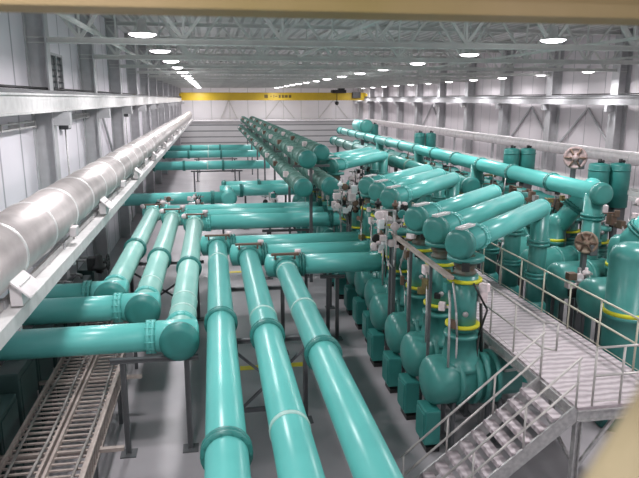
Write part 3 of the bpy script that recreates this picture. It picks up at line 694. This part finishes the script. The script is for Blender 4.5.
for i, (x, y, z, rad, lab) in enumerate(((11.3, 18.4, 5.78, .36, 'round pinkish drive wheel above the end of the right bus pipe'), (9.75, 15.0, 3.86, .30, 'brown round drive wheel above the domed tanks in front of the riser'))):
    t = thing('drive_wheel', lab, 'valve', (x, y, 0))
    m = [mat('dull pink paint', (.36, .27, .26), .6, col2=(.26, .19, .18), scale=9), mat('rusty brown paint', (.22, .13, .09), .6, col2=(.35, .27, .2), scale=9)][i]
    dd = Vector((-.5, -.85, .1)).normalized()
    MB().lathe((0, 0, z), dd, [(-.16, rad * .5), (-.1, rad * .8), (0, rad), (.05, rad), (.06, rad * .8), (.03, rad * .75), (.03, rad * .3), (.12, rad * .25), (.12, 0)], 22).build('wheel', m, t)
    k = MB()
    for q in range(6):
        an = q * PI / 3; u = dd.cross(Vector((0, 0, 1))).normalized(); v = u.cross(dd)
        k.tube(Vector((0, 0, z)) + dd * .06, Vector((0, 0, z)) + dd * .06 + (u * math.cos(an) + v * math.sin(an)) * rad * .9, .03, 6)
    k.build('spokes', BROWN, t)
    MB().box((0, .06, z / 2), (.12, .12, z)).box((.16, .0, z - .2), (.22, .3, .3), bev=.03).build('stand', LEG, t)
t = thing('conduit_rail', 'tan conduit rail running in front of the nearest breaker risers', 'conduit', (4.72, 11.8, 0)); o = (4.72, 11.8, 0)
MB().bar((4.72, 11.8, 4.02), (4.72, 16.4, 4.02), .12, .07).build('rail_bar', mat('tan conduit paint', (.42, .35, .31), .6), t, o)
for y in (13.02, 14.48, 16.3): MB().box((4.72, y, 2.01), (.06, .06, 4.0)).build('post', LEG, t, o)
# ---------------------------------------------------------------- walkway, stairs, railings
PZ, PX0, PX1, PY0, PY1 = 2.4, 6.05, 8.0, 9.1, 25.
t = thing('walkway_platform', 'raised grated steel walkway between the two equipment rows', 'walkway', (7, 9.1, 0)); o = (7, 9.1, 0)
MB().box(((PX0 + PX1) / 2 + .25 * 0, (PY0 + PY1) / 2, PZ - .025), (PX1 - PX0, PY1 - PY0, .05)).build('deck', GRATE, t, o)
for x in (PX0, PX1): MB().ibeam((x, PY0, PZ - .15), (x, PY1, PZ - .15), .1, .22, .02).build('edge_beam', GALV, t, o)
for y in (PY0, 13., 17, 21, PY1): MB().ibeam((PX0, y, PZ - .15), (PX1, y, PZ - .15), .1, .2, .02).build('cross_beam', GALV, t, o)
for y in (PY0 + .06, 13., 17, 21, PY1 - .06):
    for x in (PX0 + .06, PX1 - .06): MB().ibeam((x, y, 0), (x, y, PZ - .2), .12, .12, .02).build('leg', GALV, t, o)
    MB().bar((PX0 + .1, y, 1.2), (PX0 + .8, y, PZ - .2), .05, .06).build('brace', GALV, t, o); MB().bar((PX1 - .1, y, 1.2), (PX1 - .8, y, PZ - .2), .05, .06).build('brace', GALV, t, o)
MB().bar((PX0 + .06, 9.3, 1.3), (PX0 + .06, 11.2, PZ - .2), .05, .06).build('brace', GALV, t, o)
MB().bar((PX0 + .06, 12.9, 1.3), (PX0 + .06, 11.2, PZ - .2), .05, .06).build('brace', GALV, t, o)
def railing(lab, pts, m=RAIL, h=1.07, step=1.15, base=PZ, loop0=False, loop1=False):
    t = thing('handrail', lab, 'handrail', pts[0]); o = pts[0]
    P = [Vector(p) for p in pts]
    for zz, nm in ((h, 'top_rail'), (h * .52, 'mid_rail')):
        MB().path([p + Vector((0, 0, zz)) for p in P], .022, 8).build(nm, m, t, o)
    MB().path([p + Vector((0, 0, .07)) for p in P], .008, 4).build('toe_wire', m, t, o)
    for A, B in zip(P, P[1:]):
        n = max(1, round((B - A).length / step))
        for k in range(n + 1):
            p = A.lerp(B, k / n); MB().tube(p, p + Vector((0, 0, h)), .021, 8).build('post', m, t, o)
    if loop0:
        q = Vector(P[0]); MB().path([q + Vector((0, 0, h)), q + Vector((.22, -.12, h)), q + Vector((.22, -.12, h * .5)), q + Vector((0, 0, h * .52))], .021, 8).build('end_loop', m, t, o)
    return t
railing('left railing of the raised walkway ending at the stair head', [(PX0 + .03, 10.45, PZ), (PX0 + .03, 19.5, PZ)], loop0=True)
railing('right railing of the raised walkway before the domed tanks', [(PX1 - .03, 9.15, PZ), (PX1 - .03, 24.5, PZ)], RAILY)
railing('short railing across the front edge of the landing', [(PX0 + .28, 9.13, PZ), (PX1 - .1, 9.13, PZ)], step=.55)
# stairs
n = 12; run = .235; rise = PZ / n
sx = lambda k: PX0 - k * run
t = thing('staircase', 'steel open tread stair descending left from the walkway', 'stairs', (PX0 - n * run, 9.7, 0)); o = (PX0 - n * run, 9.7, 0)
for y in (9.12, 10.34):
    MB().bar((PX0 + .02, y, PZ - .08), (PX0 - n * run, y, .06), .04, .26).build('stringer', GALV, t, o)
for k in range(1, n):
    MB().box((sx(k) - run / 2 + .02, 9.73, PZ - k * rise), (.2, 1.2, .04)).box((sx(k) - run / 2 - .08, 9.73, PZ - k * rise - .03), (.02, 1.2, .06)).build('tread', GRATE, t, o)
for y, nm in ((9.12, 'near'), (10.34, 'far')):
    t = thing('stair_rail', '%s side sloping handrail of the walkway stair' % nm, 'handrail', (PX0, y, PZ)); o = (PX0, y, PZ)
    sl = PZ / (n * run)
    pt = lambda s, h: (PX0 - s, y, PZ - s * sl + h)
    for h, w in ((.92, 'top_rail'), (.48, 'mid_rail')): MB().tube(pt(0, h), pt(2.75, h), .022, 8).build(w, RAIL, t, o)
    for s in (.03, .95, 1.85, 2.7): MB().tube(pt(s, -.05), pt(s, .92), .02, 8).build('post', RAIL, t, o)

# ---------------------------------------------------------------- blurred cream handrail post close to the camera
lo, hi = P_(606, 535, .46), P_(684, 408, .46); o = (0, 2.0, 0)
MB().path([(lo.x, lo.y, 6.0), lo, hi, (hi.x + .5, hi.y - .3, hi.z + .3), (hi.x + .5, hi.y - .3, 6.0)], .032, 24).build('handrail', CREAM2, near_crane, o)
MB().box((9.9, -.55, 5.95), (28.6, 2.0, .1)).build('footwalk', GALV, near_crane, o)
for x in (-4.3, 24.1): MB().box((x, .38, 7.05), (.12, .3, 2.3)).build('hanger', CREAM2, near_crane, o)

# ---------------------------------------------------------------- world, camera, colour
w = bpy.data.worlds.new('hall'); S.world = w; w.use_nodes = True
w.node_tree.nodes['Background'].inputs[0].default_value = (.85, .9, 1, 1); w.node_tree.nodes['Background'].inputs[1].default_value = .5
cam = bpy.data.cameras.new('camera'); co = bpy.data.objects.new('camera', cam); C.objects.link(co); S.camera = co
cam.sensor_width = 36; cam.lens = 36 * 630 / 639.; cam.clip_start = .05; cam.clip_end = 300
pitch, yaw = math.radians(12.5288), math.radians(9.5434)
fw = Vector((math.sin(yaw) * math.cos(pitch), math.cos(yaw) * math.cos(pitch), -math.sin(pitch)))
co.location = (0, 0, 7.6); co.rotation_euler = fw.to_track_quat('-Z', 'Y').to_euler()
cam.dof.use_dof = True; cam.dof.focus_distance = 22; cam.dof.aperture_fstop = 3.2
S.view_settings.view_transform = 'Standard'; S.view_settings.look = 'None'
S.view_settings.exposure = 0.0
